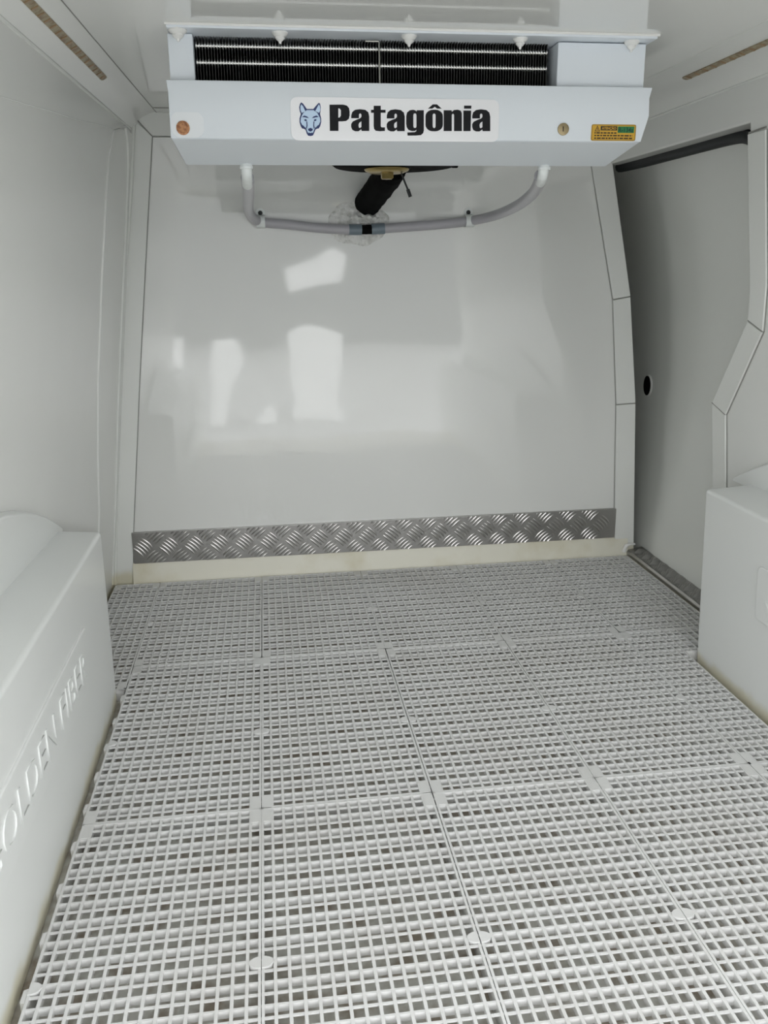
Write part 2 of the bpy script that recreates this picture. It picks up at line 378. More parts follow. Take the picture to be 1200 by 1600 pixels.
# ================================================================== FLOOR GRID TILES
PT = .25 / 16
def tile_parts(nx, ny, mask=None):
    """one moulded grid: rim and alternating deep and shallow ribs on a 15.6 mm pitch; returns mesh builders"""
    act = lambda i, j: 0 <= i < nx and 0 <= j < ny and (mask is None or mask(i, j))
    H, B = .025, .001; rim, rib = MB(), MB()
    def runs(n, ok):
        out, st = [], None
        for k in range(n + 1):
            if k < n and ok(k):
                if st is None: st = k
            elif st is not None: out.append((st, k)); st = None
        return out
    def bar(mb, lo, hi, taper, axis):
        (x0, y0, z0), (x1, y1, z1) = lo, hi; t = taper
        bx, by = (t, 0) if axis == 'y' else (0, t)
        mb.add([(x0 + bx, y0 + by, z0), (x1 - bx, y0 + by, z0), (x1 - bx, y1 - by, z0), (x0 + bx, y1 - by, z0), (x0, y0, z1), (x1, y0, z1), (x1, y1, z1), (x0, y1, z1)],
               [(4, 5, 6, 7), (0, 1, 5, 4), (1, 2, 6, 5), (2, 3, 7, 6), (3, 0, 4, 7)])
    g = .0005
    for i in range(nx + 1):
        L = lambda j: act(i - 1, j) or act(i, j)
        E = lambda j: act(i - 1, j) != act(i, j)
        for a, b in runs(ny, lambda j: L(j) and not E(j)): bar(rib, (i * PT - .0019, a * PT, H - .0105), (i * PT + .0019, b * PT, H - .0004), .0004, 'y')
        for a, b in runs(ny, E):
            s = 1 if act(i, a) else -1; x = sorted((i * PT + s * g, i * PT + s * .0036)); bar(rim, (x[0], a * PT + g, B), (x[1], b * PT - g, H), 0, 'y')
    for j in range(ny + 1):
        L = lambda i: act(i, j - 1) or act(i, j)
        E = lambda i: act(i, j - 1) != act(i, j)
        for a, b in runs(nx, lambda i: L(i) and not E(i)):
            zb = H - (.0105 if j % 2 == 0 else .0030)
            bar(rib, (a * PT, j * PT - .0014, zb), (b * PT, j * PT + .0014, H - .0008), .0002, 'x')
        for a, b in runs(nx, E):
            s = 1 if act(a, j) else -1; y = sorted((j * PT + s * g, j * PT + s * .0036)); bar(rim, (a * PT + g, y[0], B), (b * PT - g, y[1], H), 0, 'x')
    pads = []
    for ci, cj in ((0, 0), (nx - 1, 0), (0, ny - 2), (nx - 1, ny - 2)):
        if act(ci, cj) and act(ci, cj + 1): pads.append(MB().box((ci * PT + g, cj * PT + g, H - .0045), ((ci + 1) * PT - g, (cj + (2 if ny > 20 else 1)) * PT - g, H - .0001)))
    lugs = []
    if nx == 16:
        for s in (0, 1):
            x = (g if s == 0 else nx * PT - g); d = 1 if s == 0 else -1
            lp = [(x, 13.2 * PT)] + [(x + d * .0135 * math.sin(t), 13.2 * PT + .0085 - .0085 * math.cos(t)) for t in [math.pi * k / 10 for k in range(1, 10)]] + [(x, 13.2 * PT + .017)]
            lugs.append(MB().prism([(p[0], p[1], H - .006) for p in lp], [(p[0], p[1], H + .0006) for p in lp]))
    hooks = []
    return rim, rib, pads, lugs
cache = {}
def tile(x, y, nx, ny, label, mask=None, key=None, hooks=False):
    key = key or (nx, ny)
    t = thing('plastic_grid_tile', label, 'floor grid', (x + random.uniform(-.0006, .0006), y + random.uniform(-.0008, .0008), 0), 'white plastic grid tiles covering the floor')
    t.rotation_euler.z = random.uniform(-.0015, .0015)
    if key not in cache:
        rim, rib, pads, lugs = tile_parts(nx, ny, mask); items = [('rim', rim), ('ribs', rib)] + [('corner_pad', p) for p in pads] + [('locking_lug', p) for p in lugs]
        ms = []
        for nm, mb in items:
            me = bpy.data.meshes.new(nm); me.from_pydata(mb.v, [], mb.f); me.materials.append(M['grid']); ms.append((nm, me))
        cache[key] = ms
    for nm, me in cache[key]:
        ob = bpy.data.objects.new(nm, me); COL.objects.link(ob); ob.parent = t
    if hooks:
        for k in range(6):
            yy = .03 + k * .083
            h = MB().prism([(x - .0045, y + yy + .002, .006), (x - .0045, y + yy + .018, .006), (x + .0005, y + yy + .02, .006), (x + .0005, y + yy, .006)],
                           [(x - .0045, y + yy + .002, .0245), (x - .0045, y + yy + .018, .0245), (x + .0005, y + yy + .02, .0245), (x + .0005, y + yy, .0245)]).build('edge_hook', 'grid', t)
    return t
ordn = ['first', 'second', 'third', 'fourth', 'fifth', 'sixth']
# row along the bulkhead
for c in range(6):
    x = c * .25
    lab = 'white plastic floor grid tile touching the bulkhead foot, %s from the left wall' % ordn[c]
    if c == 0: tile(.25 - 7 * PT, .5 - 6 * PT, 7, 36, 'narrow cut strip of white floor grid between left wall and bulkhead corner')
    elif c == 5: tile(x, .5, 14, 30, 'white floor grid tile in the far right corner beside the metal door sill')
    else: tile(x, .5, 16, 30, lab)
# middle row
for c in range(1, 6):
    x = c * .25
    if c == 5: tile(x, 0, 14, 32, 'notched white floor grid tile fitted around the far end of the right wheel box', mask=lambda i, j: i < 6 or j >= 25, key='notch')
    else: tile(x, 0, 16, 32, 'full white floor grid tile in the middle row, %s from the left wheel box' % ordn[c - 1], hooks=(c == 1))
# front row
for c in range(1, 6):
    x = c * .25
    if c == 5: tile(x, -.5, 6, 32, 'narrow white floor grid tile alongside the right wheel box, nearest the viewer')
    else: tile(x, -.5, 16, 32, 'white floor grid tile in the row nearest the viewer, %s from the left wheel box' % ordn[c - 1], hooks=(c == 1))

# ================================================================== WHEEL BOXES
def wheel_box(side):
    if side < 0:
        t = thing('wheel_box', 'white moulded wheel box along the left wall with raised lettering on its inner face', 'wheel box', (.17, -.2, 0), 'wheel boxes on both sides of the floor')
        fx = lambda z: .236 + .004 * z / .338; H, YF = .338, .388; wx = lambda y: XL(.2, y) - .02; lx = .156
    else:
        t = thing('wheel_box', 'white moulded wheel box along the right wall beside the side door opening', 'wheel box', (1.42, -.2, 0), 'wheel boxes on both sides of the floor')
        fx = lambda z: 1.362 - .019 * z / .366; H, YF = .366, .374; wx = lambda y: XR(.2, y) + .02; lx = 1.478
    Y0 = YR + .02
    wx = (lambda y, z: XL(z, y) + .0005) if side < 0 else (lambda y, z: XR(z, y) - .0005)
    lo = [(fx(0), Y0, 0), (fx(0), YF + (.0 if side < 0 else .006), 0), (wx(YF, 0), YF + .02, 0), (wx(Y0, 0), Y0, 0)]
    hi = [(fx(H), Y0, H), (fx(H), YF, H), (wx(YF, H), YF + .022, H), (wx(Y0, H), Y0, H)]
    MB().prism(lo, hi).build('body', 'box', t, bevel=.007, seg=3)
    # arched liner above, against the wall
    ya = .43 if side < 0 else .455
    arc = [(ya - .985 * (1 - math.cos(math.pi * k / 24)) / 2, H - .004 + (.13) * math.sin(math.pi * k / 24) ** 2) for k in range(25)]
    arc = [(ya, H - .01)] + arc + [(ya - .985, H - .01)]
    f = (lambda y, z, d: on_left(y, z, d)) if side < 0 else (lambda y, z, d: on_right(y, z, d))
    face = []
    back = []
    for y, z in arc:
        p = f(y, z, 0); face.append((p[0] + (.014 if side < 0 else -.014) , y, z)); back.append((p[0] + (.0005 if side < 0 else -.0005), y, z + .006))
    MB().prism(face, back).build('arch_liner', 'box', t, bevel=.006, seg=3)
    # raised name panel and lettering
    sx = 1 if side < 0 else -1
    z0, z1 = (.150, .246) if side < 0 else (.185, .282)
    y0, y1 = (-.345, .192) if side < 0 else (-.36, .182)
    lp = rrect(y0, y1, z0, z1, .012)
    MB().prism([(fx(z) - sx * .004, y, z) for y, z in lp], [(fx(z) + sx * .0035, y, z) for y, z in lp]).build('name_panel', 'box', t, bevel=.0025)
    zb = z0 + .026; word = 'GOLDEN FIBER'; full = text_size(word, .064); k = .488 / full
    for i, ch in enumerate(word):
        if ch == ' ': continue
        me = text_mesh(ch, .064, .003, .0); w = max(v.co.x for v in me.vertices); x0 = (text_size(word[:i + 1], .064) - w) * k
        if side < 0: place_mesh(me, 'raised_letter', 'box', t, lambda c: (fx(.2) + .0037 + c.z, -.322 + x0 + c.x * k, zb + c.y))
        else: place_mesh(me, 'raised_letter', 'box', t, lambda c: (fx(.2) - .0037 - c.z, .160 - x0 - c.x * k, zb + c.y))
wheel_box(-1); wheel_box(1)

# ================================================================== TREAD PLATE: kick strip and door sill
def bars_mesh(flip, n=5, L=.0390, W=.0054, H=.0022, step=.0083):
    """five curved lens-shaped bars side by side, in local x (along), y (across), z (out)"""
    mb = MB()
    for k in range(n):
        off = (k - (n - 1) / 2) * step; Lk = L * (1 - .05 * abs(k - 2)); vs_ = []
        N = 6
        for i in range(N + 1):
            t = i / N * 2 - 1; w = W / 2 * (1 - t * t) ** .6 + .0002; bow = .0016 * (1 - t * t)
            vs_ += [(t * Lk / 2, off + bow - w, 0), (t * Lk / 2, off + bow, H * (1 - t * t) ** .5 + .0001), (t * Lk / 2, off + bow + w, 0)]
        fs = []
        for i in range(N):
            a = i * 3; fs += [(a, a + 3, a + 4, a + 1), (a + 1, a + 4, a + 5, a + 2)]
        mb.add(vs_, fs)
    a = math.radians(45 if flip else -45); c, s = math.cos(a), math.sin(a)
    me = bpy.data.meshes.new('tread_bars'); me.from_pydata([(x * c - y * s, x * s + y * c, z) for x, y, z in mb.v], [], mb.f)
    me.materials.append(M['alubar']); me.polygons.foreach_set('use_smooth', [True] * len(me.polygons))
    return me
BA, BB = bars_mesh(False), bars_mesh(True)
def put_bars(parent, me, mat):
    o = bpy.data.objects.new('tread_bars', me); COL.objects.link(o); o.parent = parent; o.matrix_local = Matrix.Translation(-base(parent)) @ mat
def clipped(me, lo, hi, u, v):
    """same bars cut off at the sheared edge of the plate"""
    import bmesh
    m2 = me.copy(); bm = bmesh.new(); bm.from_mesh(m2)
    for co, no in (((0, lo - v, 0), (0, -1, 0)), ((0, hi - v, 0), (0, 1, 0))):
        bmesh.ops.bisect_plane(bm, geom=bm.verts[:] + bm.edges[:] + bm.faces[:], plane_co=co, plane_no=no, clear_outer=True)
    bm.to_mesh(m2); bm.free(); return m2
kp = thing('kick_plate', 'long aluminium tread plate strip screwed along the foot of the bulkhead', 'metal strip', (.813, .99, .07))
MB().box((.187, .9895, .0705), (1.4395, .9998, .1505)).build('plate', 'alu', kp, bevel=.0008)
P = .0625; zc = .1115; kc = {}
def facing_front(x, z): return Matrix(((1, 0, 0, x), (0, 0, -1, .9894), (0, 1, 0, z), (0, 0, 0, 1)))
x = .187 + .024; n = 0
while x < 1.425:
    put_bars(kp, BA, facing_front(x, zc)); n += 1
    xb = x + P / 2
    if xb < 1.425:
        for dz in (P / 2, -P / 2):
            key = ('B', dz)
            if key not in kc: kc[key] = clipped(BB, .0712, .1498, 0, zc + dz)
            put_bars(kp, kc[key], facing_front(xb, zc + dz))
    x += P
sp = thing('sill_plate', 'aluminium tread plate sill along the foot of the side door', 'metal strip', (1.49, .67, 0))
sec = [(1.4735, .0), (1.4735, .030), (1.4775, .035), (1.5175, .042), (1.5175, .0)]
MB().prism([(x, .38, z) for x, z in sec], [(x, .988, z) for x, z in sec]).build('plate', 'alu', sp, bevel=.0015)
MB().box((1.467, .38, 0), (1.4733, .985, .022)).build('sealant_edge', 'cream', sp)
tl_ = math.atan2(.007, .040)
def sill_m(x, y): 
    z = .035 + (x - 1.4775) * .007 / .040 + .0002
    return Matrix.Translation((x, y, z)) @ Matrix.Rotation(-tl_, 4, 'Y')
y = .955; k = 0
SA = BA; kc2 = {}
import bmesh
def clip_x(me, lo, hi):
    m2 = me.copy(); bm = bmesh.new(); bm.from_mesh(m2)
    for co, no in (((lo, 0, 0), (-1, 0, 0)), ((hi, 0, 0), (1, 0, 0))):
        bmesh.ops.bisect_plane(bm, geom=bm.verts[:] + bm.edges[:] + bm.faces[:], plane_co=co, plane_no=no, clear_outer=True)
    bm.to_mesh(m2); bm.free(); return m2
TA, TB = bars_mesh(False, 5, .025, .0042, .0032, .0056), bars_mesh(True, 5, .025, .0042, .0032, .0056)
SBl, SBr = clip_x(TB, -.004, .02), clip_x(TB, -.02, .004); PS = .046
while y > .40:
    put_bars(sp, TA, sill_m(1.4975, y))
    put_bars(sp, SBl, sill_m(1.4835, y - PS / 2)); put_bars(sp, SBr, sill_m(1.5115, y - PS / 2))
    y -= PS
bl = MB()
bl.tube(smooth_path([(1.466, .985, .030), (1.470, .982, .047), (1.482, .983, .051), (1.497, .986, .050)], 4), [.005, .006, .006, .005, .005, .005, .004, .004, .004, .003, .003, .003, .002], 8)
tag(bl.build('sealant_bead', 'blob', None, smooth=True), 'small white sealant blob at the foot of the door pillar', 'sealant')

# ================================================================== DOOR SEAL
seal = smooth_path([(1.408, 1.03, 1.000), (1.414, .90, .9985), (1.418, .70, .9985), (1.42, .56, .998), (1.421, .50, .995), (1.422, .465, .985), (1.424, .445, .965), (1.43, .43, .90)], 6)
tag(MB().tube(seal, .0125, 10).build('rubber_door_seal', 'rubber', None, smooth=True), 'black rubber seal along the top of the side door opening', 'rubber seal')

# ================================================================== LED STRIPS
def led(side, y1, y0, v0, label):
    fn = cl if side < 0 else cr_
    U = lambda y: (y - YR) / (1.02 - YR)
    t = thing('led_strip', label, 'led strip', fn(U((y0 + y1) / 2), v0), 'unlit led strips in the cornice')
    def frame(y):
        p = fn(U(y), v0); d = (fn(U(y), v0 + .05) - fn(U(y), v0 - .05)).normalized(); nn = Vector((0, 1, 0)).cross(d).normalized()
        if nn.z > 0: nn = -nn
        return p, d, nn
    w = .0058; lp = []
    N = 24
    top = []; bot = []
    ys = [y1, y1 - .0015, y1 - .004] + [y1 - .008 - (y1 - .008 - y0) * k / N for k in range(N + 1)]
    ws = [.45, .75, .95] + [1] * (N + 1)
    A, B_, Cc, D = [], [], [], []
    for yy, k in zip(ys, ws):
        p, d, nn = frame(yy); A.append(p + d * w * k + nn * .0018); B_.append(p - d * w * k + nn * .0018); Cc.append(p - d * w * k - nn * .003); D.append(p + d * w * k - nn * .003)
    mb = MB(); m = len(A); mb.add(A + B_ + Cc + D, [(i, i + 1, m + i + 1, m + i) for i in range(m - 1)] + [(m + i, m + i + 1, 2 * m + i + 1, 2 * m + i) for i in range(m - 1)] + [(2 * m + i, 2 * m + i + 1, 3 * m + i + 1, 3 * m + i) for i in range(m - 1)] + [(3 * m + i, 3 * m + i + 1, i + 1, i) for i in range(m - 1)] + [(0, m, 2 * m, 3 * m), (m - 1, 4 * m - 1, 3 * m - 1, 2 * m - 1)])
    mb.build('board', 'led', t)
    yy = y1 - .018
    while yy > y0 + .02:
        p, d, nn = frame(yy); e = Vector((0, 1, 0)); c = p + nn * .0018; a, b = d * (w * .86), e * .0022
        lo = [c - a - b, c + a - b, c + a + b, c - a + b]
        MB().prism(lo, [q + nn * .0011 for q in lo]).build('led_chip', 'chip', t)
        yy -= .0285
led(-1, .585, -.55, .50, 'tan unlit led strip recessed above the left wall')
led(1, .515, -.55, .44, 'tan unlit led strip recessed above the side door on the right')

# ================================================================== EVAPORATOR UNIT
ev = thing('evaporator_unit', 'white ceiling evaporator unit with finned coil and logo sticker in front of the bulkhead', 'cooling unit', (.775, .52, .93))
MB().box((.424, .2615, 1.0935), (1.137, .80, 1.0997)).build('ceiling_flange', 'paint', ev, bevel=.0012)
MB().box((.436, .455, .985), (1.118, .78, 1.0935)).build('housing', 'paint', ev, bevel=.003)
MB().box((.458, .42, .97), (1.005, .455, 1.0935)).build('coil_backing', 'fin', ev)
MB().tube([(.422, .2612, 1.0985), (1.14, .2612, 1.0985)], .0019, 8).build('sealant_bead', 'blob', ev, smooth=True)
# end panels either side of the coil
MB().prism([(.4225, .288, 1.018), (.4575, .288, 1.018), (.4575, .288, 1.0925), (.4225, .288, 1.0925)], [(.4225, .46, 1.018), (.4575, .46, 1.018), (.4575, .46, 1.0925), (.4225, .46, 1.0925)]).build('end_panel', 'paint', ev, bevel=.0015)
MB().box((.9925, .286, 1.018), (1.1305, .46, 1.0922)).build('end_panel', 'paint', ev, bevel=.0015)
# coil: fins and tubes
fb = MB(); xf = .4605
while xf < .984:
    fb.box((xf, .3045, .99), (xf + .0007, .42, 1.0932)); xf += .0042
fo = fb.build('coil_fins', 'fin', ev, fix=False); fo['kind'] = 'stuff'
for zz, yy in ((1.0820, .3100), (1.0600, .3100)):
    prof = []; h = 0
    while h < .5235:
        prof += [(.0026, h), (.0058, h + .0012), (.0058, h + .0024), (.0026, h + .0036)]; h += .0042
    MB().lathe(prof, (.459, yy, zz), (1, 0, 0), 12).build('coil_tube', 'tube', ev, smooth=True)
MB().tube([(.704, .2945, 1.0895), (.7235, .2945, 1.0895), (.7242, .2945, 1.0885), (.7245, .2945, 1.02)], .0013, 6).build('wire_bracket', 'steel', ev)
# front cover folded from sheet, with drip pan below
def cov(pts, t):
    return pts
xl = [.4175, .4195, .419, .4185]; xr = [1.1405, 1.1345, 1.1355, 1.1255]
pf = [(.2755, 1.0305), (.2705, 1.0145), (.2700, .990), (.2715, .9535)]
A = [(xl[i], *pf[i]) for i in range(4)] + [(xr[i], *pf[i]) for i in range(3, -1, -1)]
mb = MB(); n = 4; F = []
fr = [(xl[i], pf[i][0], pf[i][1]) for i in range(4)] + [(xr[i], pf[i][0], pf[i][1]) for i in range(4)]
bk = [(x, y + .003, z) for x, y, z in fr]
mb.add(fr + bk, [(i, i + 4, i + 5, i + 1) for i in range(3)] + [(8 + i, 8 + i + 1, 8 + i + 5, 8 + i + 4) for i in range(3)] + [(i, i + 1, i + 9, i + 8) for i in range(3)] + [(4 + i, 12 + i, 13 + i, 5 + i) for i in range(3)] + [(0, 8, 12, 4), (3, 7, 15, 11)])
cover = mb.build('front_cover', 'paint', ev, bevel=.001)
lo = [(.4185, .2722, .9530), (1.1255, .2722, .9530), (1.122, .40, .9315), (.427, .40, .9315)]
hi = [(.4185, .2745, .962), (1.1255, .2745, .962), (1.122, .415, .985), (.427, .415, .985)]
MB().prism(lo, hi).build('drip_pan', 'paint', ev, bevel=.003, seg=3)
# fan underneath
MB().lathe([(.0, .034), (.115, .034), (.117, .004), (.112, .0), (.06, -.002), (.0, -.002)], (.792, .60, .9525), (0, 0, 1), 40).build('fan_shroud', 'black', ev, smooth=True)
MB().box((.900, .596, .9505), (.912, .604, .957)).build('shroud_tab', 'black', ev, bevel=.002)
hub = MB().lathe([(.0, .004), (.040, .004), (.042, .002), (.040, -.001), (.031, -.0045), (.0, -.0045)], (.777, .600, .9455), (0, 0, 1), 30).build('motor_plate', 'brass', ev, smooth=True)
MB().lathe([(.0, .002), (.0125, .002), (.0125, -.008), (.010, -.010), (.0, -.010)], (.777, .595, .940), (0, 0, 1), 6).build('motor_nut', 'brass', hub)
MB().tube(smooth_path([(.802, .60, .948), (.809, .60, .930), (.815, .60, .916), (.819, .60, .908)], 3), .0018, 8).build('sensor_wire', 'rubber', ev)
MB().tube([(.8165, .60, .913), (.8215, .60, .8995)], .0034, 8).build('sensor_tip', 'rubber', ev)
# screws
s1 = MB().lathe([(.0, 0), (.0095, 0), (.0095, .0016), (.0070, .0020), (.0064, .0012), (.0, .0012)], (.4368, .2707, .967), (0, -1, 0), 20).build('cover_screw', 'rust', ev, smooth=True)
tag(s1, 'rusty coppery cover screw')
s2 = MB().lathe([(.0, 0), (.0088, 0), (.0086, .0018), (.005, .0028), (.0, .0028)], (1.0005, .2707, .9701), (0, -1, 0), 20).build('cover_screw', 'dullbrass', ev, smooth=True)
MB().box((.9990, .2672, .9665), (1.0003, .2680, .9737)).build('screw_slot', 'brown', s2)
lp = rrect(.4205, .4665, .9545, .9885, .012)
MB().prism([(x, .2714, z) for x, z in lp], [(x, .2701, z) for x, z in lp]).build('paint_patch', 'touchup', ev)
# sealed bolt heads in the flange
for i, (bx, r) in enumerate(((.4385, 1.15), (.580, 1.0), (.7655, 1.0), (.9315, .95), (1.104, 1.0))):
    k = 1.0 if i not in (0,) else 1.1
    MB().lathe([(.0, .001), (.0112 * r, .001), (.0115 * r, -.0015), (.0095 * r, -.0042), (.0068 * r, -.0058), (.0070 * r, -.0078), (.0045 * r, -.0105), (.0026 * r, -.0115), (.0016 * r, -.0145), (.0, -.0152)], (bx, .2745 + .001 * i, 1.0937), (0, 0, 1), 14).build('sealed_bolt', 'blob', ev, smooth=True)
# drain outlets
for dx, tip in ((.522, (.5215, .455, .908)), (1.014, (1.026, .452, .912))):
    MB().lathe([(.0, .008), (.006, .008), (.0088, .004), (.0095, -.001), (.0105, -.002), (.0105, -.0055), (.0, -.0055)], (dx, .398, .9315), (0, 0, 1), 18).build('drain_outlet', 'pvc', ev, smooth=True)
    MB().tube(smooth_path([(dx, .400, .928), (dx, .404, .918), tuple(Vector((dx, .404, .915)).lerp(Vector(tip), .45)), tip], 4), .0088, 14).build('drain_spigot', 'pvc', ev, smooth=True)

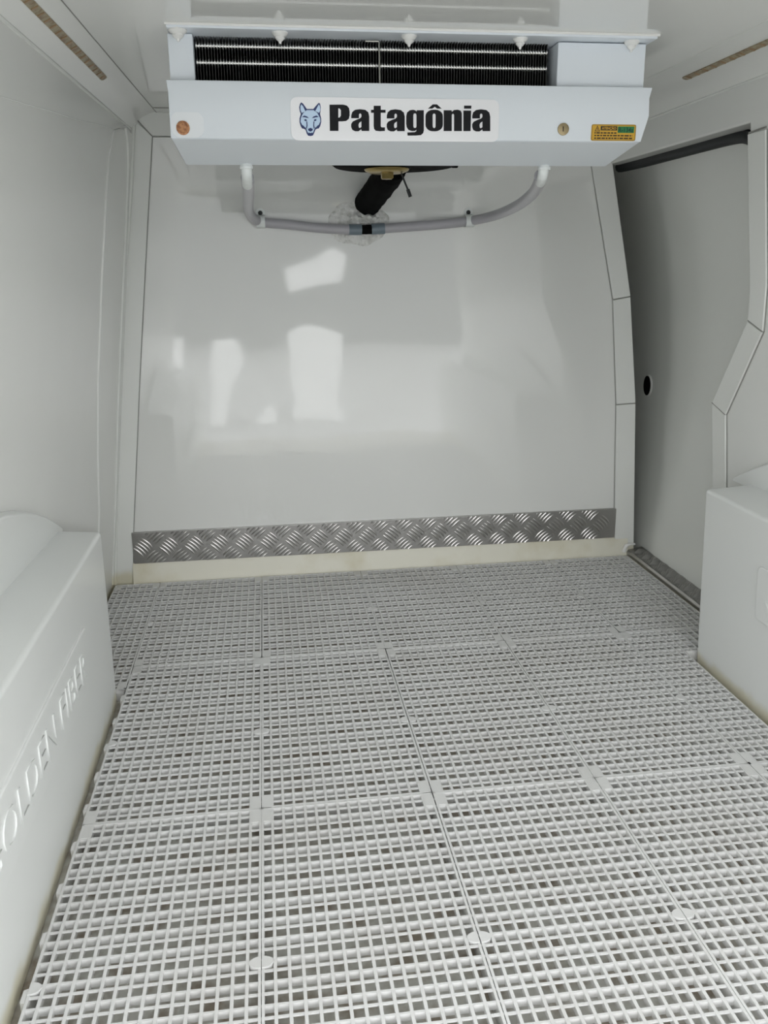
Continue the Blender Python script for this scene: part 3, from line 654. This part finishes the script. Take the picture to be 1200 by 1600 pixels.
# logo sticker with emblem and lettering
YS = .2696
lp = rrect(.5905, .9000, .9515, 1.0095, .010)
st = MB().prism([(x, YS + .0016, z) for x, z in lp], [(x, YS - .0001, z) for x, z in lp]).build('logo_sticker', 'sticker', ev)
tag(st, 'silver sticker with blue wolf head emblem and black lettering')
GL = {'G': {'P': [[[0.6472, 0.9998], [0.667, 1.0001], [0.6726, 0.9988], [0.6756, 0.9954], [0.6763, 0.991], [0.6762, 0.9858], [0.675, 0.9813], [0.671, 0.9783], [0.6651, 0.9776], [0.6597, 0.9776], [0.6594, 0.9648], [0.6467, 0.9647]], [[0.6599, 0.995], [0.6621, 0.9946], [0.6636, 0.9924], [0.6634, 0.9854], [0.6618, 0.9831], [0.6596, 0.9826]]], 'a1': [[[0.6785, 0.982], [0.6786, 0.9858], [0.6801, 0.9904], [0.6844, 0.9934], [0.6915, 0.9943], [0.6992, 0.9935], [0.7037, 0.9902], [0.705, 0.9848], [0.7047, 0.9651], [0.6936, 0.9651], [0.6928, 0.9673], [0.6888, 0.9646], [0.6838, 0.9646], [0.6796, 0.9665], [0.6781, 0.9704], [0.6782, 0.9742], [0.6803, 0.9775], [0.6863, 0.9803], [0.6912, 0.9819], [0.6934, 0.9841], [0.6934, 0.987], [0.6923, 0.9886], [0.6909, 0.9885], [0.6899, 0.987], [0.6898, 0.9821]], [[0.6933, 0.978], [0.6901, 0.976], [0.6889, 0.9733], [0.6893, 0.9698], [0.691, 0.9689], [0.6931, 0.9705]]], 't': [[[0.7117, 0.999], [0.7222, 0.9992], [0.7221, 0.9938], [0.7292, 0.9938], [0.7292, 0.9899], [0.7221, 0.9898], [0.7218, 0.9714], [0.7232, 0.9701], [0.728, 0.9702], [0.7279, 0.9653], [0.72, 0.9649], [0.7143, 0.9655], [0.7118, 0.9681], [0.7113, 0.972], [0.7116, 0.9897], [0.7076, 0.9896], [0.7077, 0.9936], [0.7116, 0.9937]]], 'a2': [[[0.7308, 0.9822], [0.7309, 0.9861], [0.7324, 0.9907], [0.7366, 0.9937], [0.7438, 0.9947], [0.7516, 0.9938], [0.7562, 0.9905], [0.7576, 0.9851], [0.7575, 0.9653], [0.7463, 0.9652], [0.7454, 0.9674], [0.7414, 0.9648], [0.7364, 0.9648], [0.7321, 0.9667], [0.7306, 0.9706], [0.7306, 0.9745], [0.7326, 0.9777], [0.7387, 0.9805], [0.7437, 0.9821], [0.7458, 0.9843], [0.7459, 0.9873], [0.7447, 0.9889], [0.7433, 0.9888], [0.7423, 0.9873], [0.7422, 0.9824]], [[0.7458, 0.9782], [0.7426, 0.9763], [0.7415, 0.9735], [0.7419, 0.97], [0.7436, 0.9691], [0.7457, 0.9707]]], 'a3': [[[0.8592, 0.9835], [0.8591, 0.9874], [0.8605, 0.992], [0.8648, 0.9951], [0.8721, 0.9961], [0.8802, 0.9953], [0.8849, 0.9919], [0.8865, 0.9864], [0.887, 0.9664], [0.8755, 0.9663], [0.8746, 0.9685], [0.8705, 0.9658], [0.8654, 0.9658], [0.861, 0.9677], [0.8593, 0.9717], [0.8592, 0.9756], [0.8612, 0.9789], [0.8673, 0.9818], [0.8724, 0.9834], [0.8745, 0.9856], [0.8745, 0.9887], [0.8733, 0.9902], [0.8718, 0.9902], [0.8708, 0.9886], [0.8709, 0.9836]], [[0.8747, 0.9795], [0.8715, 0.9775], [0.8704, 0.9747], [0.8709, 0.9711], [0.8727, 0.9702], [0.8748, 0.9718]]], 'g': [[[0.786, 0.9939], [0.7861, 0.9664], [0.785, 0.9627], [0.7818, 0.9601], [0.7745, 0.9594], [0.7617, 0.9593], [0.7613, 0.9635], [0.7721, 0.9641], [0.7745, 0.9651], [0.7749, 0.9673], [0.7729, 0.9658], [0.7685, 0.9655], [0.7633, 0.9669], [0.7605, 0.9705], [0.7597, 0.9756], [0.7598, 0.9857], [0.761, 0.9907], [0.765, 0.9936], [0.7698, 0.9944], [0.7733, 0.9936], [0.7752, 0.9919], [0.7755, 0.9938]], [[0.7712, 0.9894], [0.7742, 0.9894], [0.775, 0.987], [0.775, 0.9721], [0.7742, 0.9699], [0.7712, 0.9699], [0.7704, 0.972], [0.7704, 0.9869]]], 'o': [[[0.8033, 0.9948], [0.8062, 0.9945], [0.8089, 0.9937], [0.8113, 0.9923], [0.8131, 0.9906], [0.8142, 0.9885], [0.8146, 0.9862], [0.8147, 0.9743], [0.8143, 0.9721], [0.8132, 0.9699], [0.8114, 0.9681], [0.8091, 0.9667], [0.8064, 0.9658], [0.8035, 0.9655], [0.7999, 0.9655], [0.797, 0.9657], [0.7943, 0.9666], [0.7919, 0.968], [0.7902, 0.9697], [0.789, 0.9718], [0.7886, 0.9741], [0.7886, 0.986], [0.789, 0.9882], [0.7901, 0.9903], [0.7919, 0.9921], [0.7942, 0.9935], [0.7969, 0.9944], [0.7998, 0.9947]], [[0.8016, 0.9897], [0.8026, 0.9893], [0.8034, 0.9883], [0.8037, 0.9868], [0.8037, 0.9728], [0.8035, 0.9713], [0.8027, 0.9702], [0.8017, 0.9698], [0.8015, 0.9698], [0.8005, 0.9702], [0.7997, 0.9713], [0.7994, 0.9727], [0.7993, 0.9868], [0.7996, 0.9883], [0.8004, 0.9893], [0.8014, 0.9897]]], 'hat': [[[0.7921, 0.9961], [0.7993, 1.0019], [0.8057, 1.002], [0.8129, 0.9963], [0.806, 0.9963], [0.8025, 0.9987], [0.7988, 0.9962]]], 'n': [[[0.8158, 0.9942], [0.8277, 0.9943], [0.8281, 0.9922], [0.8314, 0.9947], [0.837, 0.9952], [0.8416, 0.9938], [0.8432, 0.9902], [0.8436, 0.9661], [0.8317, 0.966], [0.8315, 0.9881], [0.8299, 0.9899], [0.8281, 0.9881], [0.8283, 0.966], [0.816, 0.9659]]], 'i': [[[0.8455, 0.9941], [0.8573, 0.9942], [0.8569, 0.9662], [0.8459, 0.9661]]], 'dot': [[[0.8466, 1.0008], [0.8576, 1.0009], [0.8574, 0.9968], [0.8464, 0.9967]]]}, 'W': {'outline': [[0.6066, 1.0025], [0.6093, 1.0004], [0.6142, 0.9937], [0.6236, 0.9938], [0.6282, 0.9987], [0.632, 1.0023], [0.6336, 1.0007], [0.6345, 0.9962], [0.6339, 0.9905], [0.6331, 0.9873], [0.6346, 0.9816], [0.6345, 0.9764], [0.6329, 0.9713], [0.6308, 0.968], [0.6276, 0.9674], [0.6257, 0.966], [0.6236, 0.9615], [0.6221, 0.9585], [0.6182, 0.9575], [0.6147, 0.9582], [0.613, 0.9608], [0.6112, 0.9659], [0.6094, 0.9672], [0.6063, 0.9678], [0.6044, 0.971], [0.603, 0.9761], [0.6032, 0.9812], [0.6053, 0.987], [0.6038, 0.9908], [0.6032, 0.9959], [0.6047, 1.0003]], 'face': [[0.6089, 0.9883], [0.6141, 0.9921], [0.6238, 0.9922], [0.6293, 0.9885], [0.631, 0.9854], [0.633, 0.9815], [0.6331, 0.977], [0.6313, 0.9725], [0.6287, 0.9699], [0.6259, 0.9695], [0.6241, 0.9667], [0.6223, 0.9624], [0.6208, 0.9611], [0.6183, 0.9606], [0.6158, 0.9611], [0.6142, 0.9627], [0.6126, 0.967], [0.6109, 0.9694], [0.6082, 0.9698], [0.6059, 0.9723], [0.6045, 0.9768], [0.6051, 0.9813], [0.6069, 0.9851]], 'earL': [[0.6065, 0.9997], [0.6088, 0.9972], [0.612, 0.9905], [0.6089, 0.9892], [0.6065, 0.9883], [0.605, 0.9921], [0.605, 0.9965]], 'earR': [[0.6319, 1.0], [0.6335, 0.9969], [0.6336, 0.9918], [0.6318, 0.9886], [0.6293, 0.9898], [0.6263, 0.9909], [0.629, 0.9955]], 'browL': [[0.6068, 0.9828], [0.6101, 0.9849], [0.6138, 0.9839], [0.6169, 0.9814], [0.6137, 0.9819], [0.6107, 0.9826]], 'browR': [[0.6311, 0.9831], [0.6278, 0.9851], [0.6241, 0.984], [0.621, 0.9814], [0.624, 0.982], [0.6271, 0.9828]], 'eyeL': [[0.6095, 0.979], [0.612, 0.9803], [0.6142, 0.9785], [0.6119, 0.9772]], 'eyeR': [[0.6281, 0.9792], [0.6257, 0.9804], [0.6234, 0.9786], [0.6256, 0.9774]], 'lineL': [[0.6128, 0.9775], [0.6141, 0.9769], [0.6145, 0.9717], [0.6132, 0.967], [0.6121, 0.9682], [0.6131, 0.9724]], 'lineR': [[0.6247, 0.9776], [0.6233, 0.977], [0.6226, 0.9718], [0.6235, 0.9671], [0.6247, 0.9684], [0.624, 0.9725]], 'nose': [[0.615, 0.967], [0.6186, 0.9686], [0.622, 0.967], [0.6215, 0.965], [0.6184, 0.9634], [0.6154, 0.9649]], 'cheekL': [[0.6049, 0.9761], [0.6064, 0.9726], [0.6103, 0.97], [0.6081, 0.9695], [0.6059, 0.9715]], 'cheekR': [[0.6328, 0.9764], [0.631, 0.9728], [0.627, 0.9702], [0.6287, 0.9697], [0.6312, 0.9718]], 'mouth': [[0.6155, 0.9624], [0.6183, 0.9615], [0.6214, 0.9624], [0.6208, 0.9608], [0.6183, 0.9601], [0.616, 0.9608]]}}
for k, loops in GL['G'].items():
    me = flat_curve(loops, .0004)
    place_mesh(me, 'letter', 'ink', st, lambda c: (c.x, YS - .0003 - c.z, c.y))
for k, loop in GL['W'].items():
    mat = 'sky' if k in ('face', 'earL', 'earR') else 'navy'
    d = {'outline': .0002}.get(k, .0004 if mat == 'sky' else .0007)
    me = flat_curve([loop], .0003)
    place_mesh(me, 'emblem_piece', mat, st, lambda c, d=d: (c.x, YS - d - c.z, c.y))
# warning label
lp = rrect(1.0450, 1.1160, .9545, .9775, .003)
lb = MB().prism([(x, YS + .0018, z) for x, z in lp], [(x, YS + .0006, z) for x, z in lp]).build('warning_label', 'yellow', ev)
tag(lb, 'small yellow and green refrigerant warning label')
def lab_box(name, x0, x1, z0, z1, mat, d): return MB().box((x0, YS + .0006 - d, z0), (x1, YS + .0007, z1)).build(name, mat, lb)
for (x0, x1, z0, z1) in ((1.0457, 1.1153, .9551, .9556), (1.0457, 1.1153, .9764, .9769), (1.0457, 1.0462, .9556, .9764), (1.1148, 1.1153, .9556, .9764)):
    lab_box('border_line', x0, x1, z0, z1, 'brown', .0002)
lab_box('green_field', 1.0868, 1.1130, .9657, .9748, 'green', .0002)
lab_box('black_field', 1.0595, 1.0858, .9690, .9750, 'brown', .0002)
me = text_mesh('R-134a', .0092, .0002, .00018, .0235); place_mesh(me, 'print', 'dkgreen', lb, lambda c: (1.0880 + c.x, YS + .0002 - c.z, .9668 + c.y))
me = text_mesh('ATENÇÃO', .0048, .0002, .0001, .0225); place_mesh(me, 'print', 'yellow', lb, lambda c: (1.0614 + c.x, YS + .0002 - c.z, .9703 + c.y))
tri = [(1.0500, .9675), (1.0584, .9675), (1.0542, .9757)]
place_mesh(flat_curve([tri, [(1.0514, .9682), (1.0570, .9682), (1.0542, .9739)]], .0002), 'warning_triangle', 'brown', lb, lambda c: (c.x, YS + .0003 - c.z, c.y))
lab_box('print', 1.0538, 1.0546, .9690, .9722, 'brown', .0003)
for zz, x1 in ((.9645, 1.0850), (.9608, 1.1105), (.9570, 1.1105)):
    xx = 1.0500
    while xx < x1:
        w = random.uniform(.0018, .0075); lab_box('print', xx, min(xx + w, x1), zz, zz + .0019, 'brown', .0002); xx += w + .0012

# ================================================================== DRAIN HOSES, CLIPS, PIPE, FOAM
hl = thing('drain_hose', 'grey drain hose curving down from the left outlet of the evaporator unit', 'hose', (.64, .90, .86), 'grey drain hoses')
pL = [(.522, .425, .916), (.522, .47, .912), (.520, .65, .906), (.516, .85, .897), (.521, .945, .886), (.541, .9845, .876), (.602, .985, .870), (.675, .985, .862), (.745, .985, .858)]
MB().tube(smooth_path(pL, 10), .0108, 16).build('hose', 'hose', hl, smooth=True)
MB().tube([(.742, .985, .8583), (.7715, .985, .858)], .0122, 16).build('end_sleeve', 'sleeve', hl, smooth=True)
hr = thing('drain_hose', 'grey drain hose sweeping from the right outlet of the evaporator unit', 'hose', (.92, .90, .86), 'grey drain hoses')
pR = [(1.017, .425, .920), (1.030, .47, .914), (1.058, .60, .905), (1.073, .75, .894), (1.068, .90, .884), (1.029, .985, .876), (.960, .985, .869), (.884, .985, .864), (.820, .985, .860)]
MB().tube(smooth_path(pR, 10), .0108, 16).build('hose', 'hose', hr, smooth=True)
MB().tube([(.825, .985, .8602), (.7945, .985, .8588)], .0122, 16).build('end_sleeve', 'sleeve', hr, smooth=True)
tee = thing('hose_tee', 'black tee joining the two grey drain hoses at the bulkhead', 'pipe fitting', (.783, .985, .858))
MB().tube([(.768, .985, .858), (.798, .985, .8585)], .0108, 14).build('coupling', 'black', tee, smooth=True)
MB().tube([(.783, .985, .858), (.783, 1.0, .858)], .0105, 14).build('outlet', 'black', tee, smooth=True)
def clip(x, z, label):
    t = thing('hose_clip', label, 'hose clip', (x, .99, z), 'white hose clips on the bulkhead')
    w = .0098
    arc = [(.9995, .0145)] + [(.985 - .0118 * math.sin(a), .0118 * math.cos(a)) for a in [math.pi * k / 12 for k in range(13)]] + [(.9995, -.0118)]
    arc2 = [(.9995, .0165)] + [(.985 - .0133 * math.sin(a), .0133 * math.cos(a)) for a in [math.pi * k / 12 for k in range(13)]] + [(.9995, -.0133)]
    mb = MB(); m = len(arc)
    vs_ = [(x - w, y, z + h) for y, h in arc] + [(x - w, y, z + h) for y, h in arc2] + [(x + w, y, z + h) for y, h in arc] + [(x + w, y, z + h) for y, h in arc2]
    mb.add(vs_, [(i, i + 1, m + i + 1, m + i) for i in range(m - 1)] + [(2 * m + i, 3 * m + i, 3 * m + i + 1, 2 * m + i + 1) for i in range(m - 1)] + [(m + i, m + i + 1, 3 * m + i + 1, 3 * m + i) for i in range(m - 1)] + [(i, 2 * m + i, 2 * m + i + 1, i + 1) for i in range(m - 1)])
    mb.build('strap', 'pvc', t)
    tab = MB().lathe([(.0, 0), (.0105, 0), (.0105, .0025), (.0, .0025)], (x, .9998, z + .020), (0, -1, 0), 18).build('screw_tab', 'pvc', t)
    MB().lathe([(.0, 0), (.0052, 0), (.0048, .0018), (.0, .0024)], (x, .9972, z + .020), (0, -1, 0), 12).build('screw', 'rubber', tab, smooth=True)
clip(.5405, .876, 'small white clip holding the left drain hose to the bulkhead')
clip(1.027, .8757, 'small white clip holding the right drain hose to the bulkhead')
pp = [(.808, .735, .968), (.806, .77, .957), (.797, .88, .936), (.790, .97, .921), (.788, 1.0, .916)]
sp_ = smooth_path(pp, 5)
tag(MB().tube(sp_, [.0295 + .0012 * math.sin(i * 2.3) for i in range(len(sp_))], 16).build('insulated_pipe', 'black', None, smooth=True), 'thick black insulated pipe running from the fan into the bulkhead', 'pipe')
def foam(cx, cz, rx, rz, seed):
    mb = MB(); NR, NA = 14, 48; vs_ = []
    for i in range(NR + 1):
        for k in range(NA):
            a = 2 * math.pi * k / NA; q = i / NR; rr = 1 + .13 * noise.noise(Vector((math.cos(a) * 2.2, math.sin(a) * 2.2, seed)))
            x = cx + rx * rr * q * math.cos(a); z = cz + rz * rr * q * math.sin(a)
            lump = noise.noise(Vector((x * 60, z * 60, seed))) + .6 * noise.noise(Vector((x * 140, z * 140, seed + 3)))
            h = (1 - q ** 4) * (.0065 + .0095 * max(-.55, lump)) + (.022 * math.exp(-((z - .884) / .008) ** 2 - ((x - .785) / .030) ** 2) * (1 + .6 * lump))
            vs_.append((x, .9998 - max(h, .0), z))
    mb.add(vs_, [(i * NA + k, i * NA + (k + 1) % NA, (i + 1) * NA + (k + 1) % NA, (i + 1) * NA + k) for i in range(NR) for k in range(NA)])
    return mb
fm = foam(.766, .873, .071, .050, 2.0).build('foam_patch', 'foam', None, smooth=True)
tag(fm, 'rough patch of white expanding foam around the pipe hole in the bulkhead', 'foam')
